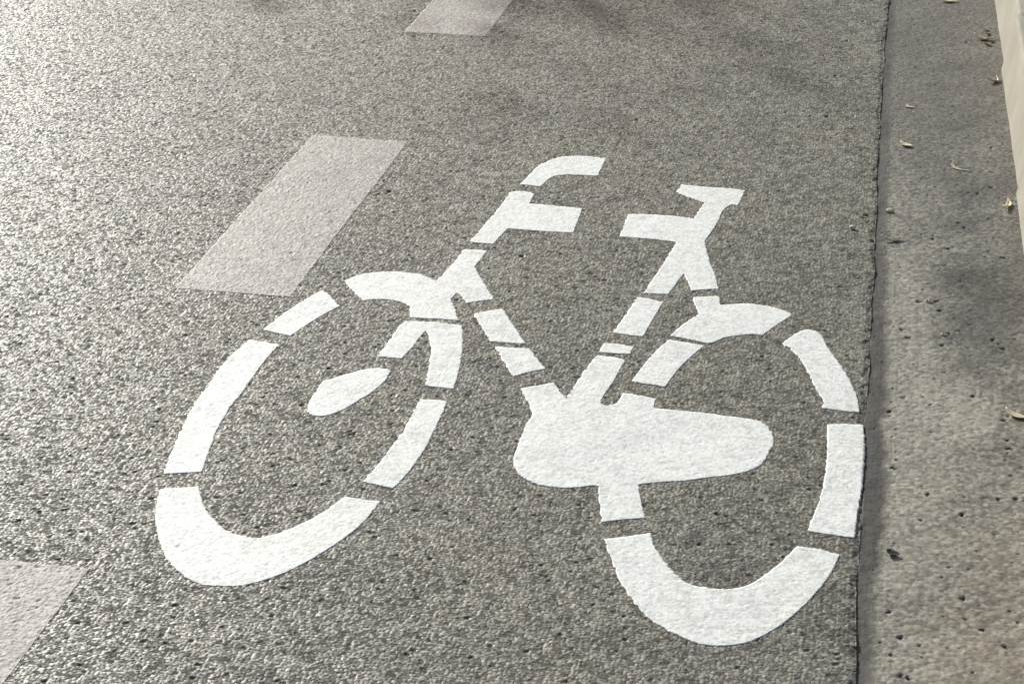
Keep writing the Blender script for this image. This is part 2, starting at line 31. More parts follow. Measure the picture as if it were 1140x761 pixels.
 'rw_d': [(-0.3475,2.5525),(-0.3403,2.5553),(-0.3331,2.5583),(-0.3259,2.5614),(-0.3187,2.5645),(-0.3115,2.5678),(-0.3047,2.571),(-0.2979,2.5743),(-0.2911,2.5777),(-0.2843,2.5812),(-0.2775,2.5848),(-0.2736,2.5679),(-0.2688,2.5521),(-0.2637,2.5388),(-0.258,2.5266),(-0.2521,2.5149),(-0.2452,2.5024),(-0.238,2.4906),(-0.2307,2.4796),(-0.2245,2.4706),(-0.2183,2.4619),(-0.2118,2.4541),(-0.205,2.4481),(-0.1965,2.4438),(-0.1877,2.4418),(-0.179,2.4405),(-0.1705,2.4394),(-0.1621,2.4388),(-0.1537,2.4392),(-0.1455,2.4407),(-0.138,2.4431),(-0.1307,2.4462),(-0.1235,2.4504),(-0.1166,2.4558),(-0.1101,2.4627),(-0.104,2.4709),(-0.0981,2.4799),(-0.0923,2.4892),(-0.0872,2.4979),(-0.0824,2.507),(-0.0776,2.5166),(-0.073,2.5263),(-0.0683,2.5362),(-0.0637,2.5464),(-0.0591,2.5569),(-0.0546,2.5675),(-0.0501,2.5784),(-0.0458,2.5895),(-0.0375,2.5897),(-0.0293,2.5893),(-0.021,2.5885),(-0.0129,2.5871),(-0.0042,2.5851),(0.0043,2.5825),(0.0128,2.5793),(0.0212,2.5756),(0.0182,2.5571),(0.0147,2.5393),(0.0112,2.5241),(0.0073,2.5095),(0.0031,2.4952),(-0.0013,2.4814),(-0.0052,2.4701),(-0.0092,2.459),(-0.0133,2.4483),(-0.0176,2.4378),(-0.0219,2.4275),(-0.0269,2.4162),(-0.0321,2.4051),(-0.0373,2.3944),(-0.0427,2.384),(-0.0483,2.3741),(-0.0544,2.3637),(-0.0607,2.3536),(-0.0671,2.344),(-0.0737,2.335),(-0.0806,2.3267),(-0.0863,2.3202),(-0.0922,2.3141),(-0.0982,2.3085),(-0.1044,2.3036),(-0.1118,2.299),(-0.1195,2.2953),(-0.1273,2.2924),(-0.1351,2.2902),(-0.143,2.2885),(-0.1509,2.2874),(-0.1588,2.2872),(-0.1668,2.288),(-0.1736,2.2898),(-0.1803,2.2924),(-0.187,2.2955),(-0.1936,2.2989),(-0.2007,2.3026),(-0.2077,2.3066),(-0.2148,2.311),(-0.2217,2.3158),(-0.2286,2.3212),(-0.2356,2.3272),(-0.2425,2.3337),(-0.2493,2.3406),(-0.256,2.3482),(-0.2626,2.3563),(-0.2689,2.3652),(-0.2751,2.3746),(-0.2811,2.3846),(-0.2869,2.395),(-0.2926,2.4058),(-0.298,2.4168),(-0.3032,2.4283),(-0.3082,2.4402),(-0.3131,2.4523),(-0.3179,2.4647),(-0.3225,2.4767),(-0.3269,2.489),(-0.3313,2.5015),(-0.3355,2.5142),(-0.3396,2.5267),(-0.3436,2.5395)],
}
PITS = [(0.209,2.487),(0.234,2.404),(0.265,2.363),(0.116,2.364),(0.100,2.426),(0.118,2.266),(0.129,2.262),(0.102,2.877),(0.157,2.796),(0.291,3.087),(0.294,3.008),(0.297,2.977),(0.272,2.797),(0.301,2.802),(0.092,3.091),(0.211,2.737),(0.144,3.600),(0.178,3.604),(0.186,3.558),(0.202,3.446),(0.222,3.461),(0.302,3.392),(0.111,3.454),(0.122,3.419),(0.187,3.393),(0.242,3.175),(0.116,3.153),(0.286,3.429),(0.321,4.582),(0.312,4.291),(0.279,4.248),(0.232,4.053),(0.244,4.027),(0.206,3.896),(0.174,3.948),(0.322,3.857),(0.193,5.105),(0.236,4.912),(0.141,5.259),(0.284,5.535)]
ROAD_PITS = [(0.027,4.066),(0.043,3.912),(-0.081,5.128),(-0.020,5.715),(-0.061,5.487),(-0.091,4.764),(-1.074,4.009),(-0.694,3.674),(-0.574,4.647),(-1.391,5.564)]

# ------------------------------------------------------------------ noise
def _hash(ix, iy, s):
    a = (ix.astype(np.int64) * 374761393 + iy.astype(np.int64) * 668265263 + s * 974711) & 0xFFFFFFFF
    a = ((a ^ (a >> 13)) * 1274126177) & 0xFFFFFFFF
    a = ((a ^ (a >> 16)) * 2246822519) & 0xFFFFFFFF
    a = a ^ (a >> 15)
    return (a & 0xFFFFFF).astype(np.float32) / np.float32(0x1000000)


def value_noise(x, y, scale, s):
    u = x / scale; v = y / scale
    iu = np.floor(u); iv = np.floor(v)
    fu = (u - iu).astype(np.float32); fv = (v - iv).astype(np.float32)
    fu = fu * fu * (3 - 2 * fu); fv = fv * fv * (3 - 2 * fv)
    iu = iu.astype(np.int64); iv = iv.astype(np.int64)
    a = _hash(iu, iv, s); b = _hash(iu + 1, iv, s); c = _hash(iu, iv + 1, s); d = _hash(iu + 1, iv + 1, s)
    return (a * (1 - fu) + b * fu) * (1 - fv) + (c * (1 - fu) + d * fu) * fv


def fbm(x, y, scale, s, octaves=4):
    t = 0; amp = 0.5; tot = 0
    for k in range(octaves):
        t = t + amp * value_noise(x + 17.3 * k, y - 9.1 * k, scale / 2 ** k, s + 31 * k); tot += amp; amp *= 0.55
    return t / tot


def stones(x, y, cell, s):
    """Voronoi stones: distance to the stone's centre, to its rim, its id numbers and the offset from its centre."""
    u = (x / cell); v = (y / cell)
    iu = np.floor(u).astype(np.int64); iv = np.floor(v).astype(np.int64)
    f1 = np.full(x.shape, 9.0, np.float32); f2 = f1.copy()
    cx = np.zeros(x.shape, np.int64); cy = cx.copy()
    ox = np.zeros(x.shape, np.float32); oy = ox.copy()
    for dx in (-1, 0, 1):
        for dy in (-1, 0, 1):
            a = iu + dx; b = iv + dy
            px = (a + 0.1 + 0.8 * _hash(a, b, s)) - u; py = (b + 0.1 + 0.8 * _hash(a, b, s + 1)) - v
            d = np.sqrt(px * px + py * py).astype(np.float32)
            near = d < f1
            f2 = np.where(near, f1, np.minimum(f2, d))
            cx = np.where(near, a, cx); cy = np.where(near, b, cy)
            ox = np.where(near, -px, ox); oy = np.where(near, -py, oy)
            f1 = np.where(near, d, f1)
    return f1, f2 - f1, cx, cy, ox.astype(np.float32), oy.astype(np.float32)


def sstep(a, b, t):
    t = np.clip((t - a) / (b - a), 0, 1)
    return t * t * (3 - 2 * t)


# ------------------------------------------------------------------ the shape of the asphalt and of the gutter
def road_relief(x, y):
    """Height of the worn asphalt (m) and the look of the stone there: (tint, hue, binder)."""
    x = x.astype(np.float32); y = y.astype(np.float32)
    wx = x + 0.0022 * (value_noise(x, y, 0.009, 70) - 0.5); wy = y + 0.0022 * (value_noise(x, y, 0.009, 71) - 0.5)
    f1, e, cx, cy, ox, oy = stones(wx, wy, 0.0067, 3)
    r1 = _hash(cx, cy, 11); r2 = _hash(cx, cy, 12); r3 = _hash(cx, cy, 13); r4 = _hash(cx, cy, 14)
    size = 0.35 + 0.65 * r1
    dome = sstep(0.02, 0.20, e) * (0.30 + 0.70 * r1)
    tilt = ((r2 - 0.5) * ox + (r3 - 0.5) * oy) * sstep(0.0, 0.16, e)
    h = STONE * (dome + 1.0 * tilt)
    g1, ge, gx, gy, gox, goy = stones(x, y, 0.0043, 23)
    h = h + 0.0005 * sstep(0.0, 0.5, ge) * (0.2 + 0.8 * _hash(gx, gy, 24))
    missing = (r4 > 0.988)                                     # a stone plucked out here and there
    h = np.where(missing, h - 0.0016 * sstep(0.0, 0.3, e), h)
    h = h + 0.003 * (fbm(x, y, 0.16, 41, 4) - 0.5) + 0.004 * (fbm(x, y, 0.9, 51, 2) - 0.5)
    for px, py in ROAD_PITS:
        d = np.hypot(x - px, (y - py))
        h = h - 0.005 * (1 - sstep(0.003, 0.008, d))
    clump = value_noise(x, y, 0.018, 28)
    tint = np.clip(0.5 + 1.5 * (r2 * 0.40 + _hash(gx, gy, 27) * 0.24 + clump * 0.36 - 0.5), 0, 1)
    binder = 1 - sstep(0.06, 0.24, e) * (0.40 + 0.60 * sstep(0.1, 0.5, r1))
    binder = np.where(missing, 1.0, binder)
    return h.astype(np.float32), tint, r3, binder


def road_mean(x, y):
    """The same surface without its stones: what the paint levels out to."""
    x = x.astype(np.float32); y = y.astype(np.float32)
    return STONE * 0.45 + 0.0002 + 0.003 * (fbm(x, y, 0.16, 41, 4) - 0.5) + 0.004 * (fbm(x, y, 0.9, 51, 2) - 0.5)


def gutter_relief(x, y):
    x = x.astype(np.float32); y = y.astype(np.float32)
    f1, e, cx, cy, ox, oy = stones(x, y, 0.0075, 103)
    r1 = _hash(cx, cy, 104); r2 = _hash(cx, cy, 105)
    h = 0.0009 * sstep(0.0, 0.35, e) * (0.2 + 0.8 * r1) + 0.0007 * ((r2 - 0.5) * ox + (r1 - 0.5) * oy)
    h = h + 0.004 * (fbm(x, y, 0.11, 111, 4) - 0.5) + 0.0012 * (fbm(x, y, 0.012, 131, 2) - 0.5)
    pit = np.zeros(x.shape, np.float32)
    for px, py in PITS:
        d = np.hypot((x - px) + 0.006 * (value_noise(x, y, 0.004, 140) - 0.5), (y - py) + 0.006 * (value_noise(x, y, 0.004, 141) - 0.5))
        pit = np.maximum(pit, 1 - sstep(0.0022, 0.0062, d))
    q1, qe, qx, qy, _a, _b = stones(x, y, 0.028, 151)         # small pinholes
    rad = 0.03 + 0.06 * _hash(qx, qy, 153)
    pin = np.where(_hash(qx, qy, 152) > 0.80, 1 - sstep(rad, rad + 0.06, q1), 0)
    h = h - 0.0035 * pit - 0.0018 * pin
    return h.astype(np.float32), np.clip(0.5 + 0.8 * (r2 - 0.5), 0, 1), r1, np.maximum(pit, 0.8 * pin)


# ------------------------------------------------------------------ mesh helpers
def raw_mesh(name, verts, quads, attr=None, smooth=True):
    me = bpy.data.meshes.new(name)
    nv, nq = len(verts), len(quads)
    me.vertices.add(nv); me.vertices.foreach_set('co', np.ascontiguousarray(verts, np.float32).ravel())
    me.loops.add(nq * 4); me.loops.foreach_set('vertex_index', np.ascontiguousarray(quads, np.int32).ravel())
    me.polygons.add(nq)
    me.polygons.foreach_set('loop_start', np.arange(0, nq * 4, 4, dtype=np.int32))
    me.polygons.foreach_set('use_smooth', np.full(nq, smooth, bool))
    me.update(calc_edges=True)
    if attr is not None:
        a = me.attributes.new('stone', 'FLOAT_COLOR', 'POINT')
        col = np.ones((nv, 4), np.float32); col[:, :attr.shape[1]] = attr
        a.data.foreach_set('color', col.ravel())
    me.validate()
    return me


def link(name, me, mat, parent=None, loc=(0, 0, 0)):
    o = bpy.data.objects.new(name, me)
    C.objects.link(o); o.location = loc; o.parent = parent
    if me is not None and mat is not None:
        me.materials.append(mat)
    return o


def tag(o, label, cat, group=None):
    o['label'] = label; o['category'] = cat
    if group: o['group'] = group
    return o


def structure(o):
    o['kind'] = 'structure'
    return o


def grid_quads(nx, ny):
    i = np.arange(nx - 1)[None, :] + np.arange(ny - 1)[:, None] * nx
    return np.stack([i, i + 1, i + 1 + nx, i + nx], -1).reshape(-1, 4)


def outward(start, step, growth, limit, sign):
    out = []; p = start
    while abs(p - start) < limit:
        p += sign * step; step *= growth; out.append(p)
    return out


# ------------------------------------------------------------------ materials
def nodes(name):
    m = bpy.data.materials.new(name); m.use_nodes = True
    nt = m.node_tree
    return m, nt, nt.nodes['Principled BSDF']


def N(nt, kind, **kw):
    n = nt.nodes.new(kind)
    for k, v in kw.items():
        if k in n.inputs: n.inputs[k].default_value = v
        else: setattr(n, k, v)
    return n


def mix(nt, fac, a, b, blend='MIX'):
    n = nt.nodes.new('ShaderNodeMix'); n.data_type = 'RGBA'; n.blend_type = blend
    for sock, v in ((n.inputs[0], fac), (n.inputs[6], a), (n.inputs[7], b)):
        if hasattr(v, 'links'): nt.links.new(v, sock)
        elif isinstance(v, (int, float)): sock.default_value = v
        else: sock.default_value = (*v, 1)
    return n.outputs[2]


def ramp(nt, src, lo, hi, a=0.0, b=1.0):
    n = N(nt, 'ShaderNodeMapRange'); n.inputs[1].default_value = lo; n.inputs[2].default_value = hi
    n.inputs[3].default_value = a; n.inputs[4].default_value = b
    nt.links.new(src, n.inputs[0]); return n.outputs[0]


def obj_noise(nt, scale, detail=4, rough=0.6):
    t = N(nt, 'ShaderNodeNewGeometry')
    n = N(nt, 'ShaderNodeTexNoise', Scale=scale, Detail=detail, Roughness=rough)
    nt.links.new(t.outputs['Position'], n.inputs['Vector']); return n.outputs['Fac']


def bump(nt, bsdf, height, strength, dist):
    b = N(nt, 'ShaderNodeBump', Strength=strength, Distance=dist)
    nt.links.new(height, b.inputs['Height']); nt.links.new(b.outputs[0], bsdf.inputs['Normal'])


def asphalt_material():
    m, nt, b = nodes('worn_asphalt')
    at = N(nt, 'ShaderNodeAttribute', attribute_name='stone')
    sep = N(nt, 'ShaderNodeSeparateColor'); nt.links.new(at.outputs['Color'], sep.inputs[0])
    tint, hue, binder = sep.outputs
    base = mix(nt, tint, ASPH_LO, ASPH_HI)
    warm = mix(nt, hue, (1.03, 0.99, 0.94), (0.97, 1.0, 0.99))
    base = mix(nt, 1.0, base, warm, 'MULTIPLY')
    base = mix(nt, ramp(nt, obj_noise(nt, 2.3, 3), 0.35, 0.68), base, mix(nt, 1.0, base, (1.16, 1.14, 1.05), 'MULTIPLY'))
    base = mix(nt, ramp(nt, obj_noise(nt, 11, 4), 0.5, 0.8, 0, 0.35), base, (0.185, 0.176, 0.152))   # dust
    base = mix(nt, ramp(nt, binder, 0.0, 1.0, 0.0, 0.70), base, (0.044, 0.044, 0.039))
    nt.links.new(base, b.inputs['Base Color'])
    rough = N(nt, 'ShaderNodeMath', operation='ADD')
    nt.links.new(ramp(nt, hue, 0, 1, ASPH_R - 0.10, ASPH_R + 0.10), rough.inputs[0]); nt.links.new(ramp(nt, binder, 0.2, 1, 0, 0.3), rough.inputs[1])
    nt.links.new(rough.outputs[0], b.inputs['Roughness'])
    nt.links.new(ramp(nt, binder, 0.1, 0.75, 0.40, 0.03), b.inputs['Specular IOR Level'])
    bump(nt, b, obj_noise(nt, 420, 3, 0.7), 0.5, 0.0008)
    return m


def gutter_material():
    m, nt, b = nodes('dusty_gutter')
    at = N(nt, 'ShaderNodeAttribute', attribute_name='stone')
    sep = N(nt, 'ShaderNodeSeparateColor'); nt.links.new(at.outputs['Color'], sep.inputs[0])
    base = mix(nt, sep.outputs[0], (0.102, 0.099, 0.086), (0.240, 0.233, 0.204))
    grey = (0.080, 0.080, 0.075)
    dust = (0.31, 0.295, 0.25)
    brown = (0.235, 0.200, 0.158)
    pos = N(nt, 'ShaderNodeNewGeometry'); xyz = N(nt, 'ShaderNodeSeparateXYZ'); nt.links.new(pos.outputs['Position'], xyz.inputs[0])
    def mul(a, c, op='MULTIPLY'):
        n = N(nt, 'ShaderNodeMath', operation=op); nt.links.new(a, n.inputs[0]); nt.links.new(c, n.inputs[1]); return n.outputs[0]
    # broad darker patches in the colour, stronger towards the kerb and the far end
    dark_mask = mul(ramp(nt, xyz.outputs['X'], 0.08, 0.24, 0.30, 1), ramp(nt, xyz.outputs['Y'], 2.7, 3.7, 0.25, 1))
    base = mix(nt, mul(dark_mask, ramp(nt, obj_noise(nt, 4.5, 5, 0.6), 0.40, 0.58, 0.05, 0.95)), base, grey)
    # dust swept against the joint, brown silt near the kerb at the wider end
    band = mul(ramp(nt, xyz.outputs['X'], 0.07, 0.21, 1, 0), ramp(nt, xyz.outputs['Y'], 4.7, 3.6, 0.1, 1))
    base = mix(nt, mul(band, ramp(nt, obj_noise(nt, 10, 4), 0.32, 0.6, 0.25, 0.85)), base, dust)
    patch_ = mul(ramp(nt, xyz.outputs['Y'], 3.55, 3.15, 0, 1), ramp(nt, obj_noise(nt, 5, 4), 0.38, 0.60, 0.1, 0.75))
    base = mix(nt, patch_, base, dust)
    silt = mul(ramp(nt, xyz.outputs['X'], 0.10, 0.24, 0, 1), ramp(nt, xyz.outputs['Y'], 2.9, 2.3, 0, 1))
    base = mix(nt, mul(silt, ramp(nt, obj_noise(nt, 14, 4), 0.3, 0.65, 0.2, 0.8)), base, brown)
    base = mix(nt, mul(ramp(nt, xyz.outputs['Y'], 4.2, 4.9, 0, 0.75), ramp(nt, obj_noise(nt, 8, 4), 0.3, 0.6, 0.5, 1)), base, (0.120, 0.115, 0.098))
    far = mul(ramp(nt, xyz.outputs['X'], 0.29, 0.35, 0, 1), ramp(nt, obj_noise(nt, 9, 4), 0.42, 0.66, 0, 0.6))
    base = mix(nt, far, base, (0.125, 0.108, 0.080))
    def blotch(x, y, rx, ry, col, amount, base):
        d = N(nt, 'ShaderNodeVectorMath', operation='SUBTRACT'); nt.links.new(pos.outputs['Position'], d.inputs[0]); d.inputs[1].default_value = (x, y, 0)
        k = N(nt, 'ShaderNodeVectorMath', operation='MULTIPLY'); nt.links.new(d.outputs[0], k.inputs[0]); k.inputs[1].default_value = (1 / rx, 1 / ry, 0)
        ln = N(nt, 'ShaderNodeVectorMath', operation='LENGTH'); nt.links.new(k.outputs[0], ln.inputs[0])
        wob = mul(ln.outputs['Value'], ramp(nt, obj_noise(nt, 12, 5, 0.65), 0.3, 0.7, -0.45, 0.45), 'ADD')
        return mix(nt, ramp(nt, wob, 0.35, 1.05, amount, 0), base, col)
    base = blotch(0.29, 3.55, 0.12, 0.42, (0.082, 0.081, 0.074), 0.8, base)      # dark grey patch by the kerb
    base = blotch(0.20, 3.10, 0.10, 0.20, (0.31, 0.295, 0.255), 0.7, base)       # pale dusty patch
    base = blotch(0.13, 3.55, 0.06, 0.40, (0.29, 0.278, 0.238), 0.6, base)
    grain = mix(nt, ramp(nt, sep.outputs[0], 0.1, 0.9), (0.70, 0.70, 0.70), (1.30, 1.30, 1.28))
    base = mix(nt, 1.0, base, grain, 'MULTIPLY')
    fine = mix(nt, ramp(nt, obj_noise(nt, 95, 4, 0.75), 0.34, 0.66), (0.70, 0.70, 0.70), (1.30, 1.30, 1.28))
    base = mix(nt, 1.0, base, fine, 'MULTIPLY')
    tar = mix(nt, ramp(nt, obj_noise(nt, 60, 5, 0.7), 0.35, 0.65), (0.024, 0.024, 0.023), (0.056, 0.055, 0.052))
    base = mix(nt, ramp(nt, at.outputs['Alpha'], 0, 0.9, 0, 0.95), base, tar)
    base = mix(nt, ramp(nt, sep.outputs[2], 0, 1, 0, 0.85), base, (0.03, 0.027, 0.024))
    nt.links.new(base, b.inputs['Base Color'])
    b.inputs['Roughness'].default_value = 0.75; b.inputs['Specular IOR Level'].default_value = 0.3
    bump(nt, b, obj_noise(nt, 500, 3, 0.7), 0.5, 0.0008)
    return m


def paint_material(name, col, dirt, dirt_lo, dirt_hi, amount, tips):
    m, nt, b = nodes(name)
    at = N(nt, 'ShaderNodeAttribute', attribute_name='stone')
    sep = N(nt, 'ShaderNodeSeparateColor'); nt.links.new(at.outputs['Color'], sep.inputs[0])
    base = mix(nt, ramp(nt, obj_noise(nt, 6, 4), 0.35, 0.7, 0, 0.35), col, tuple(c * k for c, k in zip(col, (0.94, 0.95, 0.93))))
    base = mix(nt, ramp(nt, obj_noise(nt, 32, 5, 0.7), 0.48, 0.68, 0, 0.5), base, tuple(c * k for c, k in zip(col, (0.84, 0.84, 0.82))))
    base = mix(nt, ramp(nt, obj_noise(nt, 105, 3, 0.7), dirt_lo, dirt_hi, 0, amount), base, dirt)
    worn = mix(nt, 1.0, ramp(nt, sep.outputs[0], 0.52, 0.80, 0, tips), ramp(nt, obj_noise(nt, 22, 4), 0.30, 0.60, 0.35, 1.0), 'MULTIPLY')   # stone tips rubbed bare
    base = mix(nt, worn, base, dirt)
    base = mix(nt, ramp(nt, sep.outputs[1], 0.66, 0.95, 0, tips * 0.8), base, dirt)
    nt.links.new(base, b.inputs['Base Color']); b.inputs['Roughness'].default_value = 0.62
    bump(nt, b, obj_noise(nt, 380, 3, 0.7), 0.35, 0.0006)
    return m


def concrete_material():
    m, nt, b = nodes('pale_kerb_concrete')
    base = mix(nt, ramp(nt, obj_noise(nt, 5, 6, 0.6), 0.3, 0.7), (0.35, 0.335, 0.285), (0.45, 0.435, 0.375))
    base = mix(nt, ramp(nt, obj_noise(nt, 130, 3), 0.55, 0.75, 0, 0.4), base, (0.30, 0.27, 0.22))
    nt.links.new(base, b.inputs['Base Color']); b.inputs['Roughness'].default_value = 0.9; b.inputs['Specular IOR Level'].default_value = 0.15
    bump(nt, b, obj_noise(nt, 200, 5, 0.7), 0.5, 0.0015)
    return m


def plain(name, col, rough=0.7, scale=90, var=0.25):
    m, nt, b = nodes(name)
    base = mix(nt, ramp(nt, obj_noise(nt, scale, 3), 0.3, 0.7), tuple(c * (1 - var) for c in col), tuple(min(1, c * (1 + var)) for c in col))
    nt.links.new(base, b.inputs['Base Color']); b.inputs['Roughness'].default_value = rough
    return m


STONE = 0.0012
ASPH_LO = (0.068, 0.067, 0.0605); ASPH_HI = (0.348, 0.342, 0.304); ASPH_R = 0.50
M_ASPHALT = asphalt_material(); M_GUTTER = gutter_material();
M_WHITE = paint_material('white_road_paint', (0.82, 0.85, 0.825), (0.43, 0.43, 0.40), 0.52, 0.66, 0.5, 0.46)
M_GREYED = paint_material('worn_grey_road_paint', (0.47, 0.437, 0.395), (0.15, 0.143, 0.130), 0.43, 0.57, 0.7, 0.85)
M_CONCRETE = concrete_material()

# ------------------------------------------------------------------ road
JOINT = 0.049                                                  # the asphalt's edge at the joint
fine_x = np.arange(JOINT, -2.75, -0.0020)
xs = np.array(sorted(list(fine_x) + outward(fine_x[-1], 0.003, 1.09, 60, -1)))
yy = [1.85]
while yy[-1] < 6.45: yy.append(yy[-1] + max(0.0022, 0.00085 * yy[-1]))
ys = np.array(sorted(outward(1.85, 0.004, 1.09, 60, -1) + yy + outward(yy[-1], 0.006, 1.07, 90, 1)))
X, Y = np.meshgrid(xs, ys)
dX = np.gradient(xs)[None, :]; dY = np.gradient(ys)[:, None]
fade = np.clip(1.6 - np.maximum(dX, dY) / 0.008, 0, 1).astype(np.float32)
hz, tint, hue, binder = road_relief(X, Y)
# the outer edge of the carriageway wavers a little where it meets the joint
edge_wave = 0.011 * (fbm(Y.astype(np.float32), Y.astype(np.float32) * 0 + 3, 0.12, 301, 4) - 0.5) + 0.010 * (fbm(Y.astype(np.float32), Y.astype(np.float32) * 0 + 9, 0.7, 302, 2) - 0.5)
near_edge = np.clip(1 - (JOINT - X) / 0.05, 0, 1)
edge_wave = edge_wave + np.interp(Y, [1.5, 2.25, 2.75], [0.010, 0.009, 0.0]).astype(np.float32)
Xs = X + edge_wave * near_edge
Z = hz * fade - 0.0027 * sstep(0.78, 1.0, near_edge + 0.45 * (fbm(X.astype(np.float32), Y.astype(np.float32), 0.025, 303, 3) - 0.5))    # crumbled lip
attr = np.stack([tint * fade + 0.5 * (1 - fade), hue, binder * fade + 0.35 * (1 - fade)], -1)
V = np.stack([Xs, Y, Z], -1).reshape(-1, 3)
Q = grid_quads(len(xs), len(ys))
structure(link('road', raw_mesh('road', V, Q, attr.reshape(-1, 3)), M_ASPHALT))
# the cut edge of the asphalt down into the joint
edge = V.reshape(len(ys), len(xs), 3)[:, -1, :]

# ------------------------------------------------------------------ joint, gutter
KERB = 0.366
gut_edge = [(1.0, 0.016), (2.25, 0.018), (2.45, 0.022), (2.65, 0.034), (3.0, 0.036), (3.3, 0.031), (3.6, 0.024), (4.0, 0.022), (4.44, 0.022), (5.03, 0.022), (6.2, 0.018), (9, 0.018)]
ge_y, ge_x = np.array(gut_edge).T
yf = ys.astype(np.float32)
seal = np.interp(ys, ge_y, ge_x) + 0.004 + 0.014 * (fbm(yf, yf * 0 + 5, 0.06, 311, 5) - 0.5)      # how far the joint sealant runs out
left_edge = edge[:, 0] + 0.0005
gx = np.concatenate([np.linspace(0, 0.16, 34)[:-1], np.linspace(0.16, 1, 120)])
GX = left_edge[:, None] + (KERB + 0.03 - left_edge[:, None]) * gx[None, :]
GY = np.repeat(ys[:, None], len(gx), 1)
gh, gt, gr, gp = gutter_relief(GX, GY)
gfade = np.clip(1.6 - dY / 0.008, 0, 1)
run = GX - left_edge[:, None]
blot = 0.014 * (fbm(GX.astype(np.float32), GY.astype(np.float32), 0.03, 312, 4) - 0.5)
sealed = (1 - sstep(-0.013, 0.014, run - seal[:, None] + blot)) * (0.75 + 0.25 * fbm(GX.astype(np.float32), GY.astype(np.float32), 0.05, 313, 3))
groove = 0.0020 * (1 - sstep(0.001, 0.022, run + 0.8 * blot)) * sstep(0.38, 0.6, fbm(GX.astype(np.float32) * 0, GY.astype(np.float32), 0.11, 315, 3))
GZ = gh * gfade * (1 - 0.45 * sealed) - 0.0020 + 0.010 * (gx[None, :] ** 2) - groove - 0.0012 * sealed
GZ[:, 0] = edge[:, 2] - 0.0006
gattr = np.stack([gt, gr, gp * gfade, sealed], -1)
structure(link('gutter', raw_mesh('gutter', np.stack([GX, GY, GZ], -1).reshape(-1, 3), grid_quads(len(gx), len(ys)), gattr.reshape(-1, 4)), M_GUTTER))

# ------------------------------------------------------------------ kerb and pavement
def kerb_stone(y0, y1, dx):
    prof = [(0.0, -0.05), (0.002, 0.0), (0.024, 0.145)]
    for k in range(7):
        a = math.pi - k / 6 * math.pi / 2
        prof.append((0.036 + 0.011 * math.cos(a), 0.149 + 0.011 * math.sin(a)))
    prof += [(0.08, 0.1605), (0.15, 0.161), (0.153, 0.157), (0.153, -0.05)]
    n = max(2, int((y1 - y0) / 0.02))
    t = np.linspace(0, 1, n)
    verts = []
    for k, s in enumerate(t):
        inset = 0.004 if k in (0, n - 1) else 0.0
        y = y0 + (y1 - y0) * s
        for px, pz in prof:
            w = (value_noise(np.array([y + 3 * px], np.float32), np.array([pz * 4], np.float32), 0.05, 401)[0] - 0.5) * 0.0016
            verts.append((KERB + dx + px + w + inset, y, pz - inset + w * 0.5))
    q = grid_quads(len(prof), n)
    caps = []
    for base in (0, (n - 1) * len(prof)):
        for k in range(0, (len(prof) - 1) // 2):
            a, b, c, d = base + k, base + k + 1, base + len(prof) - 2 - k, base + len(prof) - 1 - k
            if b < c: caps.append((a, b, c, d))
    return np.array(verts), np.concatenate([q, np.array(caps)])


kv, kq, off = [], [], 0
y0 = -6.72
kk = 0
while y0 < 40:
    dx = {10: 0.0, 11: 0.010}.get(kk, random.uniform(-0.003, 0.004)) if y0 < 8 else 0
    v, q = kerb_stone(y0, y0 + 0.996, {9: -0.004, 10: -0.003, 11: 0.003, 12: 0.012}.get(kk, 0.0))
    kv.append(v); kq.append(q + off); off += len(v); y0 += 1.0; kk += 1
structure(link('kerb', raw_mesh('kerb', np.concatenate(kv), np.concatenate(kq), smooth=False), M_CONCRETE))
px = np.array([KERB + 0.158, KERB + 0.6, KERB + 3, KERB + 60]); py = np.linspace(-60, 90, 40)
PX, PY = np.meshgrid(px, py)
structure(link('pavement', raw_mesh('pavement', np.stack([PX, PY, PX * 0 + 0.156], -1).reshape(-1, 3), grid_quads(len(px), len(py))), M_CONCRETE))


